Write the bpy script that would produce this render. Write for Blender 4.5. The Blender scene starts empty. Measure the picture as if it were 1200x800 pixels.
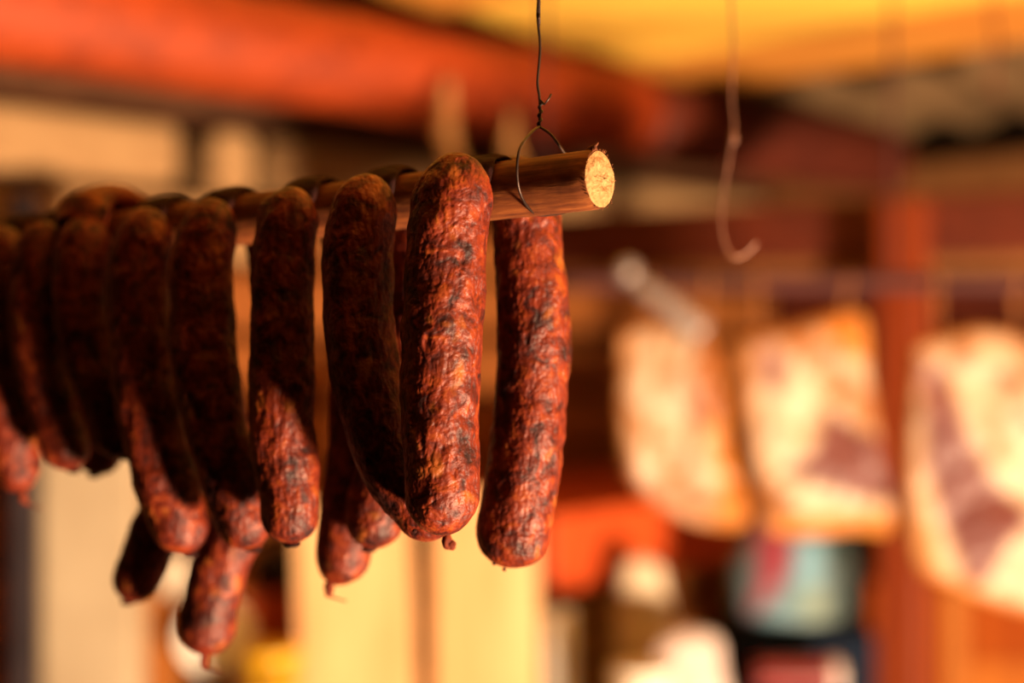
import bpy, bmesh, math, random
import numpy as np
from mathutils import Vector, Matrix

random.seed(7)
SC = bpy.context.scene
COL = SC.collection

# ------------------------------------------------------------------ camera, world, lights, exposure
CZ = 1.60                       # camera height above the floor
FPX = 50.0 / 36.0 * 1200.0      # focal length in pixels of the 1200 px wide frame
cam_d = bpy.data.cameras.new('camera')
cam = bpy.data.objects.new('camera', cam_d)
COL.objects.link(cam)
cam.location = (0, 0, CZ)
cam.rotation_euler = (math.radians(90), 0, 0)
cam_d.lens = 50
cam_d.sensor_width = 36
cam_d.clip_start = 0.02
cam_d.dof.use_dof = True
cam_d.dof.focus_distance = 0.605
cam_d.dof.aperture_fstop = 2.5
SC.camera = cam

SC.view_settings.view_transform = 'Standard'
SC.view_settings.look = 'None'
SC.view_settings.gamma = 1.0
SC.view_settings.use_curve_mapping = False
SC.view_settings.exposure = 0.14

W = bpy.data.worlds.new('world')
SC.world = W
W.use_nodes = True
W.node_tree.nodes['Background'].inputs[0].default_value = (1.0, 0.62, 0.40, 1)
W.node_tree.nodes['Background'].inputs[1].default_value = 0.003


def area(name, loc, target, size, power, col, spread=180):
    d = bpy.data.lights.new(name, 'AREA')
    d.shape = 'DISK'
    d.size = size
    d.energy = power
    d.color = col
    d.spread = math.radians(spread)
    o = bpy.data.objects.new(name, d)
    COL.objects.link(o)
    o.location = loc
    o.rotation_euler = (Vector(target) - Vector(loc)).to_track_quat('-Z', 'Y').to_euler()
    return o


area('low_warm_light', (1.85, -0.50, 0.12), (0.0, 1.8, 1.6), 0.45, 335, (1.0, 0.72, 0.45), 140)  # bare area lamp for the unseen low warm source at right; no hearth stands there
area('side_fill_light', (2.3, 0.55, 0.75), (0.1, 2.6, 1.5), 0.9, 5, (1.0, 0.74, 0.5))  # weak unseen fill added at right to brighten the back wall and bacon

# ------------------------------------------------------------------ helpers
R2 = math.sqrt(0.5)
DU = Vector((-R2, R2, 0))       # room axis: away to the left
DV = Vector((R2, R2, 0))        # room axis: away to the right


def uv(u, v, z):                # room coordinates (z above the floor)
    return Vector(DU * u + DV * v) + Vector((0, 0, z))


def P(px, py, Y):               # point at depth Y that stands at that place of the picture
    return Vector(((px - 600) / FPX * Y, Y, CZ + (400 - py) / FPX * Y))


def tag(o, label=None, cat=None, group=None, kind=None):
    if label: o['label'] = label
    if cat: o['category'] = cat
    if group: o['group'] = group
    if kind: o['kind'] = kind
    return o


def empty(name, loc, rz=0.0):
    o = bpy.data.objects.new(name, None)
    o.empty_display_size = 0.05
    COL.objects.link(o)
    o.location = loc
    o.rotation_euler = (0, 0, rz)
    return o


def link_mesh(name, me, mat, parent=None, smooth=True):
    o = bpy.data.objects.new(name, me)
    COL.objects.link(o)
    for m in (mat if isinstance(mat, (list, tuple)) else [mat]):
        me.materials.append(m)
    if smooth:
        me.polygons.foreach_set('use_smooth', [True] * len(me.polygons))
    if parent is not None:
        o.parent = parent
        bpy.context.view_layer.update()
        o.matrix_parent_inverse = parent.matrix_world.inverted()
    return o


def build(name, bm, mat, parent=None, smooth=False):
    bmesh.ops.recalc_face_normals(bm, faces=bm.faces[:])
    me = bpy.data.meshes.new(name)
    bm.to_mesh(me)
    bm.free()
    return link_mesh(name, me, mat, parent, smooth)


def bm_box(bm, c, hx, hy, hz, ax=Vector((1, 0, 0)), ay=Vector((0, 1, 0)), az=Vector((0, 0, 1)), bevel=0.0, seg=2):
    c = Vector(c)
    vs = []
    for sz in (-1, 1):
        for sx, sy in ((-1, -1), (1, -1), (1, 1), (-1, 1)):
            vs.append(bm.verts.new(c + ax * hx * sx + ay * hy * sy + az * hz * sz))
    fs = [(3, 2, 1, 0), (4, 5, 6, 7), (0, 1, 5, 4), (1, 2, 6, 5), (2, 3, 7, 6), (3, 0, 4, 7)]
    faces = [bm.faces.new([vs[i] for i in f]) for f in fs]
    if bevel > 0:
        es = list({e for f in faces for e in f.edges})
        bmesh.ops.bevel(bm, geom=es, offset=bevel, segments=seg, profile=0.5, affect='EDGES')


def box(name, c, hx, hy, hz, mat, parent=None, ax=Vector((1, 0, 0)), ay=Vector((0, 1, 0)), az=Vector((0, 0, 1)), bevel=0.004, seg=2):
    bm = bmesh.new()
    bm_box(bm, c, hx, hy, hz, ax, ay, az, bevel, seg)
    return build(name, bm, mat, parent, smooth=False)


def bm_tube(bm, pts, rad, seg=10, cap=True):
    pts = [Vector(p) for p in pts]
    n = len(pts)
    if not hasattr(rad, '__len__'): rad = [rad] * n
    t0 = (pts[1] - pts[0]).normalized()
    ref = Vector((0, 0, 1)) if abs(t0.z) < 0.9 else Vector((1, 0, 0))
    e1 = (ref - t0 * ref.dot(t0)).normalized()
    rings = []
    for i in range(n):
        t = (pts[min(i + 1, n - 1)] - pts[max(i - 1, 0)]).normalized()
        e1 = (e1 - t * e1.dot(t)).normalized()
        e2 = t.cross(e1)
        rings.append([bm.verts.new(pts[i] + (e1 * math.cos(a) + e2 * math.sin(a)) * rad[i])
                      for a in (2 * math.pi * k / seg for k in range(seg))])
    for i in range(n - 1):
        for k in range(seg):
            bm.faces.new((rings[i][k], rings[i][(k + 1) % seg], rings[i + 1][(k + 1) % seg], rings[i + 1][k]))
    if cap:
        bm.faces.new(rings[0][::-1])
        bm.faces.new(rings[-1])


def catmull(pts, per=8):
    pts = [np.array(p, float) for p in pts]
    pts = [2 * pts[0] - pts[1]] + pts + [2 * pts[-1] - pts[-2]]
    out = []
    for i in range(1, len(pts) - 2):
        a, b, c, d = pts[i - 1:i + 3]
        for k in range(per):
            t = k / per
            out.append(0.5 * ((2 * b) + (c - a) * t + (2 * a - 5 * b + 4 * c - d) * t * t + (3 * b - a - 3 * c + d) * t ** 3))
    out.append(pts[-2])
    return np.array(out)


def tube(name, pts, rad, mat, parent=None, seg=10, per=6):
    c = catmull([tuple(p) for p in pts], per)
    if hasattr(rad, '__len__'):
        rad = np.interp(np.linspace(0, len(rad) - 1, len(c)), range(len(rad)), rad).tolist()
    bm = bmesh.new()
    bm_tube(bm, [Vector(p) for p in c], rad, seg)
    return build(name, bm, mat, parent, smooth=True)


def lathe(name, base, prof, mat, parent=None, seg=40, axis=Vector((0, 0, 1)), squash=1.0):
    bm = bmesh.new()
    axis = axis.normalized()
    ref = Vector((1, 0, 0)) if abs(axis.x) < 0.9 else Vector((0, 1, 0))
    e1 = (ref - axis * ref.dot(axis)).normalized()
    e2 = axis.cross(e1)
    rings = []
    for r, z in prof:
        r = max(r, 1e-5)
        rings.append([bm.verts.new(Vector(base) + axis * z + (e1 * math.cos(a) + e2 * math.sin(a) * squash) * r)
                      for a in (2 * math.pi * k / seg for k in range(seg))])
    for i in range(len(rings) - 1):
        for k in range(seg):
            bm.faces.new((rings[i][k], rings[i][(k + 1) % seg], rings[i + 1][(k + 1) % seg], rings[i + 1][k]))
    bm.faces.new(rings[0][::-1])
    bm.faces.new(rings[-1])
    return build(name, bm, mat, parent, smooth=True)


# numpy gradient-free value noise
_rng = np.random.RandomState(3)
_TAB = _rng.rand(4096)


def vnoise(p):
    i = np.floor(p).astype(np.int64)
    f = p - i
    f = f * f * f * (f * (f * 6 - 15) + 10)
    r = 0
    for dx in (0, 1):
        for dy in (0, 1):
            for dz in (0, 1):
                h = ((i[:, 0] + dx) * 73856093 ^ (i[:, 1] + dy) * 19349663 ^ (i[:, 2] + dz) * 83492791) & 4095
                w = (f[:, 0] if dx else 1 - f[:, 0]) * (f[:, 1] if dy else 1 - f[:, 1]) * (f[:, 2] if dz else 1 - f[:, 2])
                r = r + _TAB[h] * w
    return r * 2 - 1


_ROT = [np.array(Matrix.Rotation(0.7 + 1.1 * k_, 3, Vector((1, 0.6 + 0.3 * k_, 0.4 - 0.5 * k_)).normalized())) for k_ in range(6)]


def fbm(p, s, o=3):
    a, r, t = 1.0, 0, 0
    for k in range(o):
        r = r + a * vnoise((p @ _ROT[k]) * s * 2.03 ** k + 17.3 * k)
        t += a
        a *= 0.5
    return r / t


# ------------------------------------------------------------------ materials
K = 0.62                        # scales surface colours down so less bounced light fills the shadows


def dk(c, k=None):
    return tuple(x * (K if k is None else k) for x in c)


def new_mat(name):
    m = bpy.data.materials.new(name)
    m.use_nodes = True
    nt = m.node_tree
    return m, nt, nt.nodes['Principled BSDF']


def ramp(nt, fac, stops):
    n = nt.nodes.new('ShaderNodeValToRGB')
    cr = n.color_ramp
    while len(cr.elements) < len(stops): cr.elements.new(0.5)
    for e, (p, c) in zip(cr.elements, stops):
        e.position = p
        e.color = (*c, 1)
    nt.links.new(fac, n.inputs[0])
    return n.outputs[0]


def noise(nt, vec, scale, detail=4, rough=0.55, dist=0.0):
    n = nt.nodes.new('ShaderNodeTexNoise')
    n.inputs['Scale'].default_value = scale
    n.inputs['Detail'].default_value = detail
    n.inputs['Roughness'].default_value = rough
    n.inputs['Distortion'].default_value = dist
    nt.links.new(vec, n.inputs['Vector'])
    return n.outputs['Fac']


def mapping(nt, scale=(1, 1, 1), rot=(0, 0, 0)):
    tc = nt.nodes.new('ShaderNodeTexCoord')
    mp = nt.nodes.new('ShaderNodeMapping')
    mp.inputs['Scale'].default_value = scale
    mp.inputs['Rotation'].default_value = rot
    nt.links.new(tc.outputs['Object'], mp.inputs['Vector'])
    return mp.outputs[0]


def mix(nt, fac, a, b, typ='MIX'):
    n = nt.nodes.new('ShaderNodeMix')
    n.data_type = 'RGBA'
    n.blend_type = typ
    for s, v in ((n.inputs[0], fac), (n.inputs[6], a), (n.inputs[7], b)):
        if isinstance(v, (int, float)): s.default_value = v
        elif isinstance(v, tuple): s.default_value = (*v, 1)
        else: nt.links.new(v, s)
    return n.outputs[2]


def bump(nt, h, strength, dist):
    n = nt.nodes.new('ShaderNodeBump')
    n.inputs['Strength'].default_value = strength
    n.inputs['Distance'].default_value = dist
    nt.links.new(h, n.inputs['Height'])
    return n


def wood(name, dark, light, axis='u', rough=0.6, scale=1.0, k=None):
    """grain drawn along a room axis or upright"""
    dark, light = dk(dark, k), dk(light, k)
    m, nt, b = new_mat(name)
    rot = {'u': (0, 0, math.radians(45)), 'v': (0, 0, math.radians(-45)), 'z': (0, 0, 0.3), 'x': (0, 0, 0)}[axis]
    sc = (3 * scale, 3 * scale, 0.25 * scale) if axis == 'z' else (0.25 * scale, 3 * scale, 3 * scale)
    v = mapping(nt, sc, rot)
    f = noise(nt, v, 12, 6, 0.6, 0.4)
    g = noise(nt, v, 2.2, 3, 0.5)
    c = ramp(nt, f, [(0.3, dark), (0.7, light)])
    c = mix(nt, 0.35, c, ramp(nt, g, [(0.35, dark), (0.65, light)]))
    nt.links.new(c, b.inputs['Base Color'])
    b.inputs['Roughness'].default_value = rough
    b.inputs['Specular IOR Level'].default_value = 0.3 if rough < 0.65 else 0.12
    nt.links.new(bump(nt, f, 0.3, 0.004).outputs[0], b.inputs['Normal'])
    return m


def plain(name, c1, c2, scale=8, rough=0.5, metal=0.0, bmp=0.1):
    c1, c2 = dk(c1), dk(c2)
    m, nt, b = new_mat(name)
    if rough > 0.65: b.inputs['Specular IOR Level'].default_value = 0.15
    v = mapping(nt)
    f = noise(nt, v, scale, 4)
    nt.links.new(ramp(nt, f, [(0.35, c1), (0.65, c2)]), b.inputs['Base Color'])
    b.inputs['Roughness'].default_value = rough
    b.inputs['Metallic'].default_value = metal
    if bmp: nt.links.new(bump(nt, f, bmp, 0.003).outputs[0], b.inputs['Normal'])
    return m


def sausage_mat():
    m, nt, b = new_mat('smoked_sausage_skin')
    v = mapping(nt)
    big = noise(nt, v, 42, 4, 0.6, 0.6)
    mid = noise(nt, v, 130, 5, 0.62, 0.8)
    fat = noise(nt, v, 75, 2, 0.4, 0.3)
    fine = noise(nt, v, 520, 3, 0.6)
    wr = mapping(nt, (1.5, 1.5, 0.55))
    vor = nt.nodes.new('ShaderNodeTexVoronoi')
    vor.feature = 'SMOOTH_F1'
    vor.inputs['Scale'].default_value = 300
    vor.inputs['Smoothness'].default_value = 0.6
    vd = nt.nodes.new('ShaderNodeVectorMath')
    vd.operation = 'MULTIPLY_ADD'
    nn = nt.nodes.new('ShaderNodeTexNoise')
    nn.inputs['Scale'].default_value = 160
    nt.links.new(v, nn.inputs['Vector'])
    nt.links.new(nn.outputs['Color'], vd.inputs[0])
    vd.inputs[1].default_value = (0.004, 0.004, 0.004)
    nt.links.new(wr, vd.inputs[2])
    nt.links.new(vd.outputs[0], vor.inputs['Vector'])
    base = ramp(nt, mid, [(0.33, (0.045, 0.005, 0.003)), (0.43, (0.16, 0.017, 0.006)), (0.56, (0.34, 0.046, 0.012)), (0.70, (0.56, 0.125, 0.024))])
    base = mix(nt, ramp(nt, big, [(0.32, (0.8, 0.8, 0.8)), (0.45, (0, 0, 0))]), base, (0.020, 0.0028, 0.0035))
    base = mix(nt, ramp(nt, fat, [(0.62, (0, 0, 0)), (0.72, (0.75,) * 3)]), base, (0.68, 0.21, 0.03))
    base = mix(nt, 1.0, base, (0.37, 0.31, 0.30), 'MULTIPLY')
    nt.links.new(base, b.inputs['Base Color'])
    rg = ramp(nt, mid, [(0.3, (0.62,) * 3), (0.7, (0.40,) * 3)])
    nt.links.new(rg, b.inputs['Roughness'])
    b.inputs['Specular IOR Level'].default_value = 0.22
    b1 = bump(nt, vor.outputs['Distance'], 0.32, 0.0018)
    b2 = bump(nt, mid, 0.34, 0.0026)
    b3 = bump(nt, fine, 0.6, 0.0007)
    nt.links.new(b1.outputs[0], b2.inputs['Normal'])
    nt.links.new(b2.outputs[0], b3.inputs['Normal'])
    nt.links.new(b3.outputs[0], b.inputs['Normal'])
    return m


M_SAUS = sausage_mat()
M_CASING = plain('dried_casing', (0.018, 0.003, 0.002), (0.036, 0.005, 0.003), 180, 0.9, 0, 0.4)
M_STRING = plain('smoked_string', (0.10, 0.014, 0.006), (0.24, 0.04, 0.014), 300, 0.8, 0, 0)
M_WIRE = plain('black_iron_wire', (0.03, 0.014, 0.010), (0.06, 0.025, 0.015), 200, 0.45, 0.6, 0.1)
M_RUST = plain('rusty_wire', (0.20, 0.075, 0.045), (0.34, 0.14, 0.085), 100, 0.5, 0.3, 0.1)


def bark_mat():
    m, nt, b = new_mat('stick_bark')
    mp = mapping(nt, (1, 1, 1), (0, 0, math.radians(34.4)))
    mp2 = nt.nodes.new('ShaderNodeMapping')
    mp2.inputs['Scale'].default_value = (0.12, 1, 1)
    nt.links.new(mp, mp2.inputs['Vector'])
    f = noise(nt, mp2.outputs[0], 420, 5, 0.6)
    g = noise(nt, mp, 60, 3)
    c = ramp(nt, f, [(0.3, (0.13, 0.028, 0.007)), (0.55, (0.27, 0.070, 0.015)), (0.75, (0.44, 0.14, 0.032))])
    c = mix(nt, ramp(nt, g, [(0.35, (0.5,) * 3), (0.55, (0,) * 3)]), c, (0.05, 0.010, 0.004))
    c = mix(nt, 1.0, c, (0.50, 0.48, 0.46), 'MULTIPLY')
    nt.links.new(c, b.inputs['Base Color'])
    b.inputs['Specular IOR Level'].default_value = 0.2
    b.inputs['Roughness'].default_value = 0.7
    nt.links.new(bump(nt, f, 0.4, 0.0008).outputs[0], b.inputs['Normal'])
    return m


M_BARK = bark_mat()
M_CUT = plain('sawn_end_grain', (0.36, 0.17, 0.060), (0.50, 0.28, 0.115), 500, 0.8, 0, 0.5)

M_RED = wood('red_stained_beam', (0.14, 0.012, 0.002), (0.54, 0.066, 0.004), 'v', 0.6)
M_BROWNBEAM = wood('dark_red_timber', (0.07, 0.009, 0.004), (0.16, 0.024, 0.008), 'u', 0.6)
M_CEIL = wood('ceiling_board', (0.62, 0.20, 0.03), (0.86, 0.36, 0.06), 'u', 0.55, k=0.75)
M_CEIL2 = wood('ceiling_board_pale', (0.96, 0.50, 0.055), (0.99, 0.66, 0.12), 'u', 0.5, k=0.85)
M_CREAM = wood('whitewashed_timber', (0.40, 0.21, 0.09), (0.60, 0.35, 0.16), 'v', 0.8)
M_TAN = wood('tan_timber', (0.20, 0.075, 0.022), (0.36, 0.15, 0.05), 'u', 0.8)
M_TANV = wood('tan_timber_wall', (0.22, 0.060, 0.012), (0.44, 0.140, 0.030), 'v', 0.8)
M_DARKW = wood('sooty_timber', (0.035, 0.012, 0.006), (0.16, 0.06, 0.025), 'v', 0.8)
M_PALE = wood('pale_plank', (0.56, 0.24, 0.075), (0.82, 0.50, 0.24), 'z', 0.6, k=0.76)
M_POST = plain('whitewash', (0.42, 0.31, 0.20), (0.55, 0.43, 0.29), 5, 0.9, 0, 0.3)
M_ORANGE = wood('orange_varnished_wood', (0.26, 0.040, 0.003), (0.36, 0.072, 0.006), 'z', 0.9)
M_ORANGEL = wood('light_orange_wood', (0.40, 0.12, 0.022), (0.52, 0.18, 0.040), 'z', 0.9)
M_SOIL = plain('packed_earth', (0.03, 0.018, 0.012), (0.07, 0.04, 0.025), 6, 0.95, 0, 0.5)
M_ROOF = plain('weathered_roof_sheet', (0.16, 0.085, 0.035), (0.30, 0.17, 0.075), 4, 0.6, 0.1, 0.2)
M_PIPE = plain('dark_pipe', (0.020, 0.013, 0.017), (0.035, 0.024, 0.030), 10, 0.75, 0.0, 0.1)
M_RAIL = plain('purplish_steel_rail', (0.045, 0.014, 0.015), (0.085, 0.026, 0.026), 10, 0.7, 0.0, 0.1)
M_STEEL = plain('grey_steel', (0.26, 0.20, 0.19), (0.36, 0.29, 0.28), 12, 0.5, 0.4, 0.05)
M_WHITE = plain('white_enamel', (1.25, 1.20, 1.10), (1.35, 1.28, 1.20), 4, 0.25, 0, 0)
M_CLOTH = plain('pale_cloth', (0.66, 0.52, 0.38), (0.82, 0.70, 0.55), 30, 0.9, 0, 0.3)
M_TWINE = plain('twine', (0.62, 0.30, 0.12), (0.80, 0.46, 0.20), 60, 0.9, 0, 0.3)
M_SHELF = wood('bright_red_board', (0.46, 0.045, 0.007), (0.68, 0.10, 0.015), 'v', 0.5)
M_CORD = plain('smoked_cord', (0.26, 0.09, 0.03), (0.40, 0.15, 0.05), 60, 0.9, 0, 0.3)
M_CRATE = plain('red_painted_wood', (0.52, 0.06, 0.012), (0.66, 0.10, 0.02), 10, 0.5, 0, 0.1)
M_BLACK = plain('black_enamel', (0.008, 0.006, 0.006), (0.016, 0.012, 0.010), 6, 0.35, 0, 0)
M_YELLOW = plain('yellow_plastic', (0.82, 0.42, 0.01), (0.90, 0.52, 0.02), 5, 0.35, 0, 0)
M_SACK = plain('cream_sack', (0.66, 0.50, 0.34), (0.86, 0.72, 0.54), 14, 0.85, 0, 0.3)
M_PINKSACK = plain('pinkish_white_sack', (0.74, 0.54, 0.50), (0.88, 0.76, 0.72), 9, 0.7, 0, 0.2)
M_WICKER = plain('wicker', (0.34, 0.17, 0.06), (0.58, 0.34, 0.14), 40, 0.7, 0, 0.3)
M_MAROON = plain('maroon_tin', (0.20, 0.02, 0.025), (0.28, 0.035, 0.04), 8, 0.25, 0, 0)
M_NAVY = plain('dark_blue_crate', (0.002, 0.006, 0.016), (0.004, 0.011, 0.030), 8, 0.9, 0, 0)

# ------------------------------------------------------------------ setting: floor, walls, roof
bm = bmesh.new()
bm_box(bm, (0, 1.0, -0.05), 4.0, 4.0, 0.05, bevel=0)
tag(build('floor', bm, M_SOIL), kind='structure')

UW, VW = 2.32, 3.34             # inner faces of the two walls
random.seed(11)


def course(wall, along, u0, u1, z0, z1, mat, proud=0.0):
    """one squared timber of a stacked wall; along='v' on the left wall, 'u' on the right one"""
    c = (z0 + z1) / 2 + CZ
    h = (z1 - z0) / 2 - 0.006
    mid, half = (u0 + u1) / 2, (u1 - u0) / 2 - 0.004
    if along == 'v':
        o = box('timber', uv(UW + 0.07 - proud, mid, c), half, 0.07, h, mat, wall, DV, DU, bevel=min(0.022, h * 0.5))
    else:
        o = box('timber', uv(mid, VW + 0.07 - proud, c), half, 0.07, h, mat, wall, DU, DV, bevel=min(0.022, h * 0.5))
    return o


wl = tag(empty('wall_left', uv(UW, 1.5, 0)), kind='structure')
wr = tag(empty('wall_right', uv(0.5, VW, 0)), kind='structure')
# left wall, top courses
course(wl, 'v', -0.6, VW + 0.1, 0.415, 0.56, M_DARKW, 0.01)
course(wl, 'v', -0.6, 1.44, 0.285, 0.41, M_CREAM, 0.02)
course(wl, 'v', 1.50, 1.60, 0.275, 0.41, M_CREAM, 0.03)
course(wl, 'v', 1.64, VW + 0.1, 0.285, 0.41, M_CREAM, 0.0)
course(wl, 'v', -0.6, 1.03, 0.15, 0.28, M_BROWNBEAM, 0.0)
course(wl, 'v', 1.04, 1.75, 0.15, 0.28, M_CREAM, 0.0)
course(wl, 'v', 1.76, VW + 0.1, 0.15, 0.28, M_TANV, 0.0)
z = 0.145
k = 0
while z > -1.55:
    h = random.uniform(0.115, 0.15)
    z0 = max(z - h, -1.6)
    j = random.uniform(0.9, 1.4)
    course(wl, 'v', -0.6, j, z0, z, M_TANV, random.uniform(0, 0.015))
    course(wl, 'v', j, VW + 0.1, z0, z, M_TANV, random.uniform(0, 0.015))
    z = z0 - 0.004
    k += 1
box('wall_backing', uv(UW + 0.17, 1.5, CZ - 0.52), 2.2, 0.02, 1.08, M_BLACK, wl, DV, DU, bevel=0)
# right wall
course(wr, 'u', -1.6, UW, 0.345, 0.475, M_TAN, 0.02)
z = 0.34
k = 0
while z > -1.55:
    h = random.uniform(0.12, 0.155)
    z0 = max(z - h, -1.6)
    course(wr, 'u', -1.6, UW, z0, z, [M_TAN, M_BROWNBEAM, M_DARKW][k % 3], random.uniform(0, 0.015))
    z = z0 - 0.004
    k += 1
box('wall_backing', uv(0.36, VW + 0.17, CZ - 0.52), 2.1, 0.02, 1.10, M_BLACK, wr, DU, DV, bevel=0)  # black sheet stands in for the shade in the gap under the roof

# corrugated roof, falling away to the right wall
bm = bmesh.new()
N = 260
rows = []
for vv in (-1.2, 0.6, 1.8, 2.6, 3.25, 3.75):
    r = []
    for i in range(N + 1):
        u = -1.6 + 4.3 * i / N
        zz = 0.915 - 0.1 * vv + 0.030 * math.sin(2 * math.pi * u / 0.20) + CZ
        r.append(bm.verts.new(uv(u, vv, zz)))
    rows.append(r)
for a, b_ in zip(rows[:-1], rows[1:]):
    for i in range(N):
        bm.faces.new((a[i], a[i + 1], b_[i + 1], b_[i]))
roof = build('ceiling', bm, M_ROOF, smooth=True)
sm = roof.modifiers.new('thickness', 'SOLIDIFY')
sm.thickness = 0.003
tag(roof, kind='structure')

# boards under the roof
cb = tag(empty('trim_1', uv(1.0, 1.5, CZ + 0.66)), kind='structure')
slope = (DV + Vector((0, 0, -0.1))).normalized()
nrm = DU.cross(slope).normalized()
v0 = 0.15
widths = [0.2, 0.22, 0.19, 0.24, 0.2, 0.22, 0.21, 0.20, 0.20, 0.13, 0.12, 0.27]
vtot = 2.57 - sum(widths)
v0 = vtot
for i, w in enumerate(widths):
    vm = v0 + w / 2
    ue = 2.0 + (0.03 if i % 2 else -0.02) - max(0, vm - 2.0) * 0.12
    mt = M_CEIL if i in (1, 4, 7, 11) else M_CEIL2
    box('ceiling_board', uv((ue - 1.2) / 2, vm, CZ + 0.825 - 0.1 * vm), (ue + 1.2) / 2, w / 2 - 0.003, 0.011, mt, cb, DU, slope, nrm, bevel=0.003, seg=1)
    v0 += w

# ------------------------------------------------------------------ timber frame
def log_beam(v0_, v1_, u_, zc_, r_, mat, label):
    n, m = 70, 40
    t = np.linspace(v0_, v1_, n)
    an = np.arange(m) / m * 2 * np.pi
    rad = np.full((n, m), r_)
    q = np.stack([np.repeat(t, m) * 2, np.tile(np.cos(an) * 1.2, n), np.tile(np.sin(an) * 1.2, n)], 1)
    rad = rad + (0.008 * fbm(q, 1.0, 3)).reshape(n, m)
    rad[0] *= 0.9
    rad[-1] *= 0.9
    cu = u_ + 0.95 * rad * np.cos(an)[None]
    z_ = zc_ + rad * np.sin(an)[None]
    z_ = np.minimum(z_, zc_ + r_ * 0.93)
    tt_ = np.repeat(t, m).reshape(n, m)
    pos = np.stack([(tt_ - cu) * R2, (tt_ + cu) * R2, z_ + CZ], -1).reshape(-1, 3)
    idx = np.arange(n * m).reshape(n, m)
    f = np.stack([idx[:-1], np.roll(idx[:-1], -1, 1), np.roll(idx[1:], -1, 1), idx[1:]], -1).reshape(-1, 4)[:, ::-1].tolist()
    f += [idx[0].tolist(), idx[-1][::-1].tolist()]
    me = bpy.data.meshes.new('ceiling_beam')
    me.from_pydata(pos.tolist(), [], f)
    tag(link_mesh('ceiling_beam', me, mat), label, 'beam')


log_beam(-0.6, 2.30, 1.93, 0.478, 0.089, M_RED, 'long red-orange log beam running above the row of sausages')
log_beam(2.315, 3.33, 1.94, 0.468, 0.086, M_BROWNBEAM, 'far length of the red-orange log beam, its shade put into a darker red')  # separate length so the beam's dim far end is put into its colour

cbm = empty('crossbeam', (0.5, 2.7, CZ + 0.2))
a, b_ = Vector((1.15, 2.32, 0)), Vector((0.05, 3.00, 0))
d = (b_ - a).normalized()
dn = Vector((-d.y, d.x, 0))
c = (a + b_) / 2
box('timber', c + Vector((0, 0, CZ + 0.205)), (b_ - a).length / 2, 0.05, 0.055, M_BROWNBEAM, cbm, d, dn, bevel=0.012)
box('batten', c + Vector((0, 0, CZ + 0.138)) - dn * 0.0, (b_ - a).length / 2, 0.035, 0.0115, M_TAN, cbm, d, dn, bevel=0.003)
tag(cbm, 'dark red crossbeam with a tan batten below it, above the hanging bacon', 'beam')

pc = P(1060, 400, 2.48)
box('post', (pc.x, pc.y, (CZ + 0.245) / 2), 0.038, 0.035, (CZ + 0.245) / 2, wood('post_wood', (0.16, 0.018, 0.003), (0.28, 0.044, 0.006), 'z', 0.5), None, d, dn, bevel=0.006)
po = bpy.data.objects['post']
po.name = 'timber_post'
tag(po, 'upright orange-red timber post crossing the dark red crossbeam', 'post')

# ------------------------------------------------------------------ the hanging stick
RA, RB = P(703, 210, 0.600), P(0, 290, 0.830)
RD = (RB - RA).normalized()
RN = Vector((RD.y, -RD.x, 0)).normalized()          # horizontal, towards the camera
if RN.y > 0: RN = -RN
RUP = RN.cross(RD).normalized()
if RUP.z < 0: RUP = -RUP
RR = 0.0126
stick = empty('hanging_stick', RA + RD * 0.25)
L = (RB - RA).length * 1.32
nr, ns = 160, 64
ii, kk = np.meshgrid(np.arange(nr), np.arange(ns), indexing='ij')
s = (ii.ravel() / (nr - 1)) * L
a = kk.ravel() / ns * 2 * np.pi
A0, D0, N0, U0 = (np.array(x) for x in (RA, RD, RN, RUP))
pos = A0 + np.outer(s, D0)
dirs = np.outer(np.cos(a), N0) + np.outer(np.sin(a), U0)
q = np.stack([s * 12, np.cos(a) * 2, np.sin(a) * 2], 1)
r = RR + 0.0005 * fbm(q, 1.0, 3) + 0.00018 * fbm(np.stack([s * 60, np.cos(a) * 9, np.sin(a) * 9], 1), 1.0, 2)
r = r - 0.0008 * np.exp(-s / 0.0006)
pos = pos + dirs * r[:, None]
faces = []
for i in range(nr - 1):
    for k in range(ns):
        faces.append((i * ns + k, (i + 1) * ns + k, (i + 1) * ns + (k + 1) % ns, i * ns + (k + 1) % ns))
me = bpy.data.meshes.new('bark')
me.from_pydata(pos.tolist(), [], faces)
link_mesh('bark', me, M_BARK, stick)
bark_pos = pos
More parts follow.
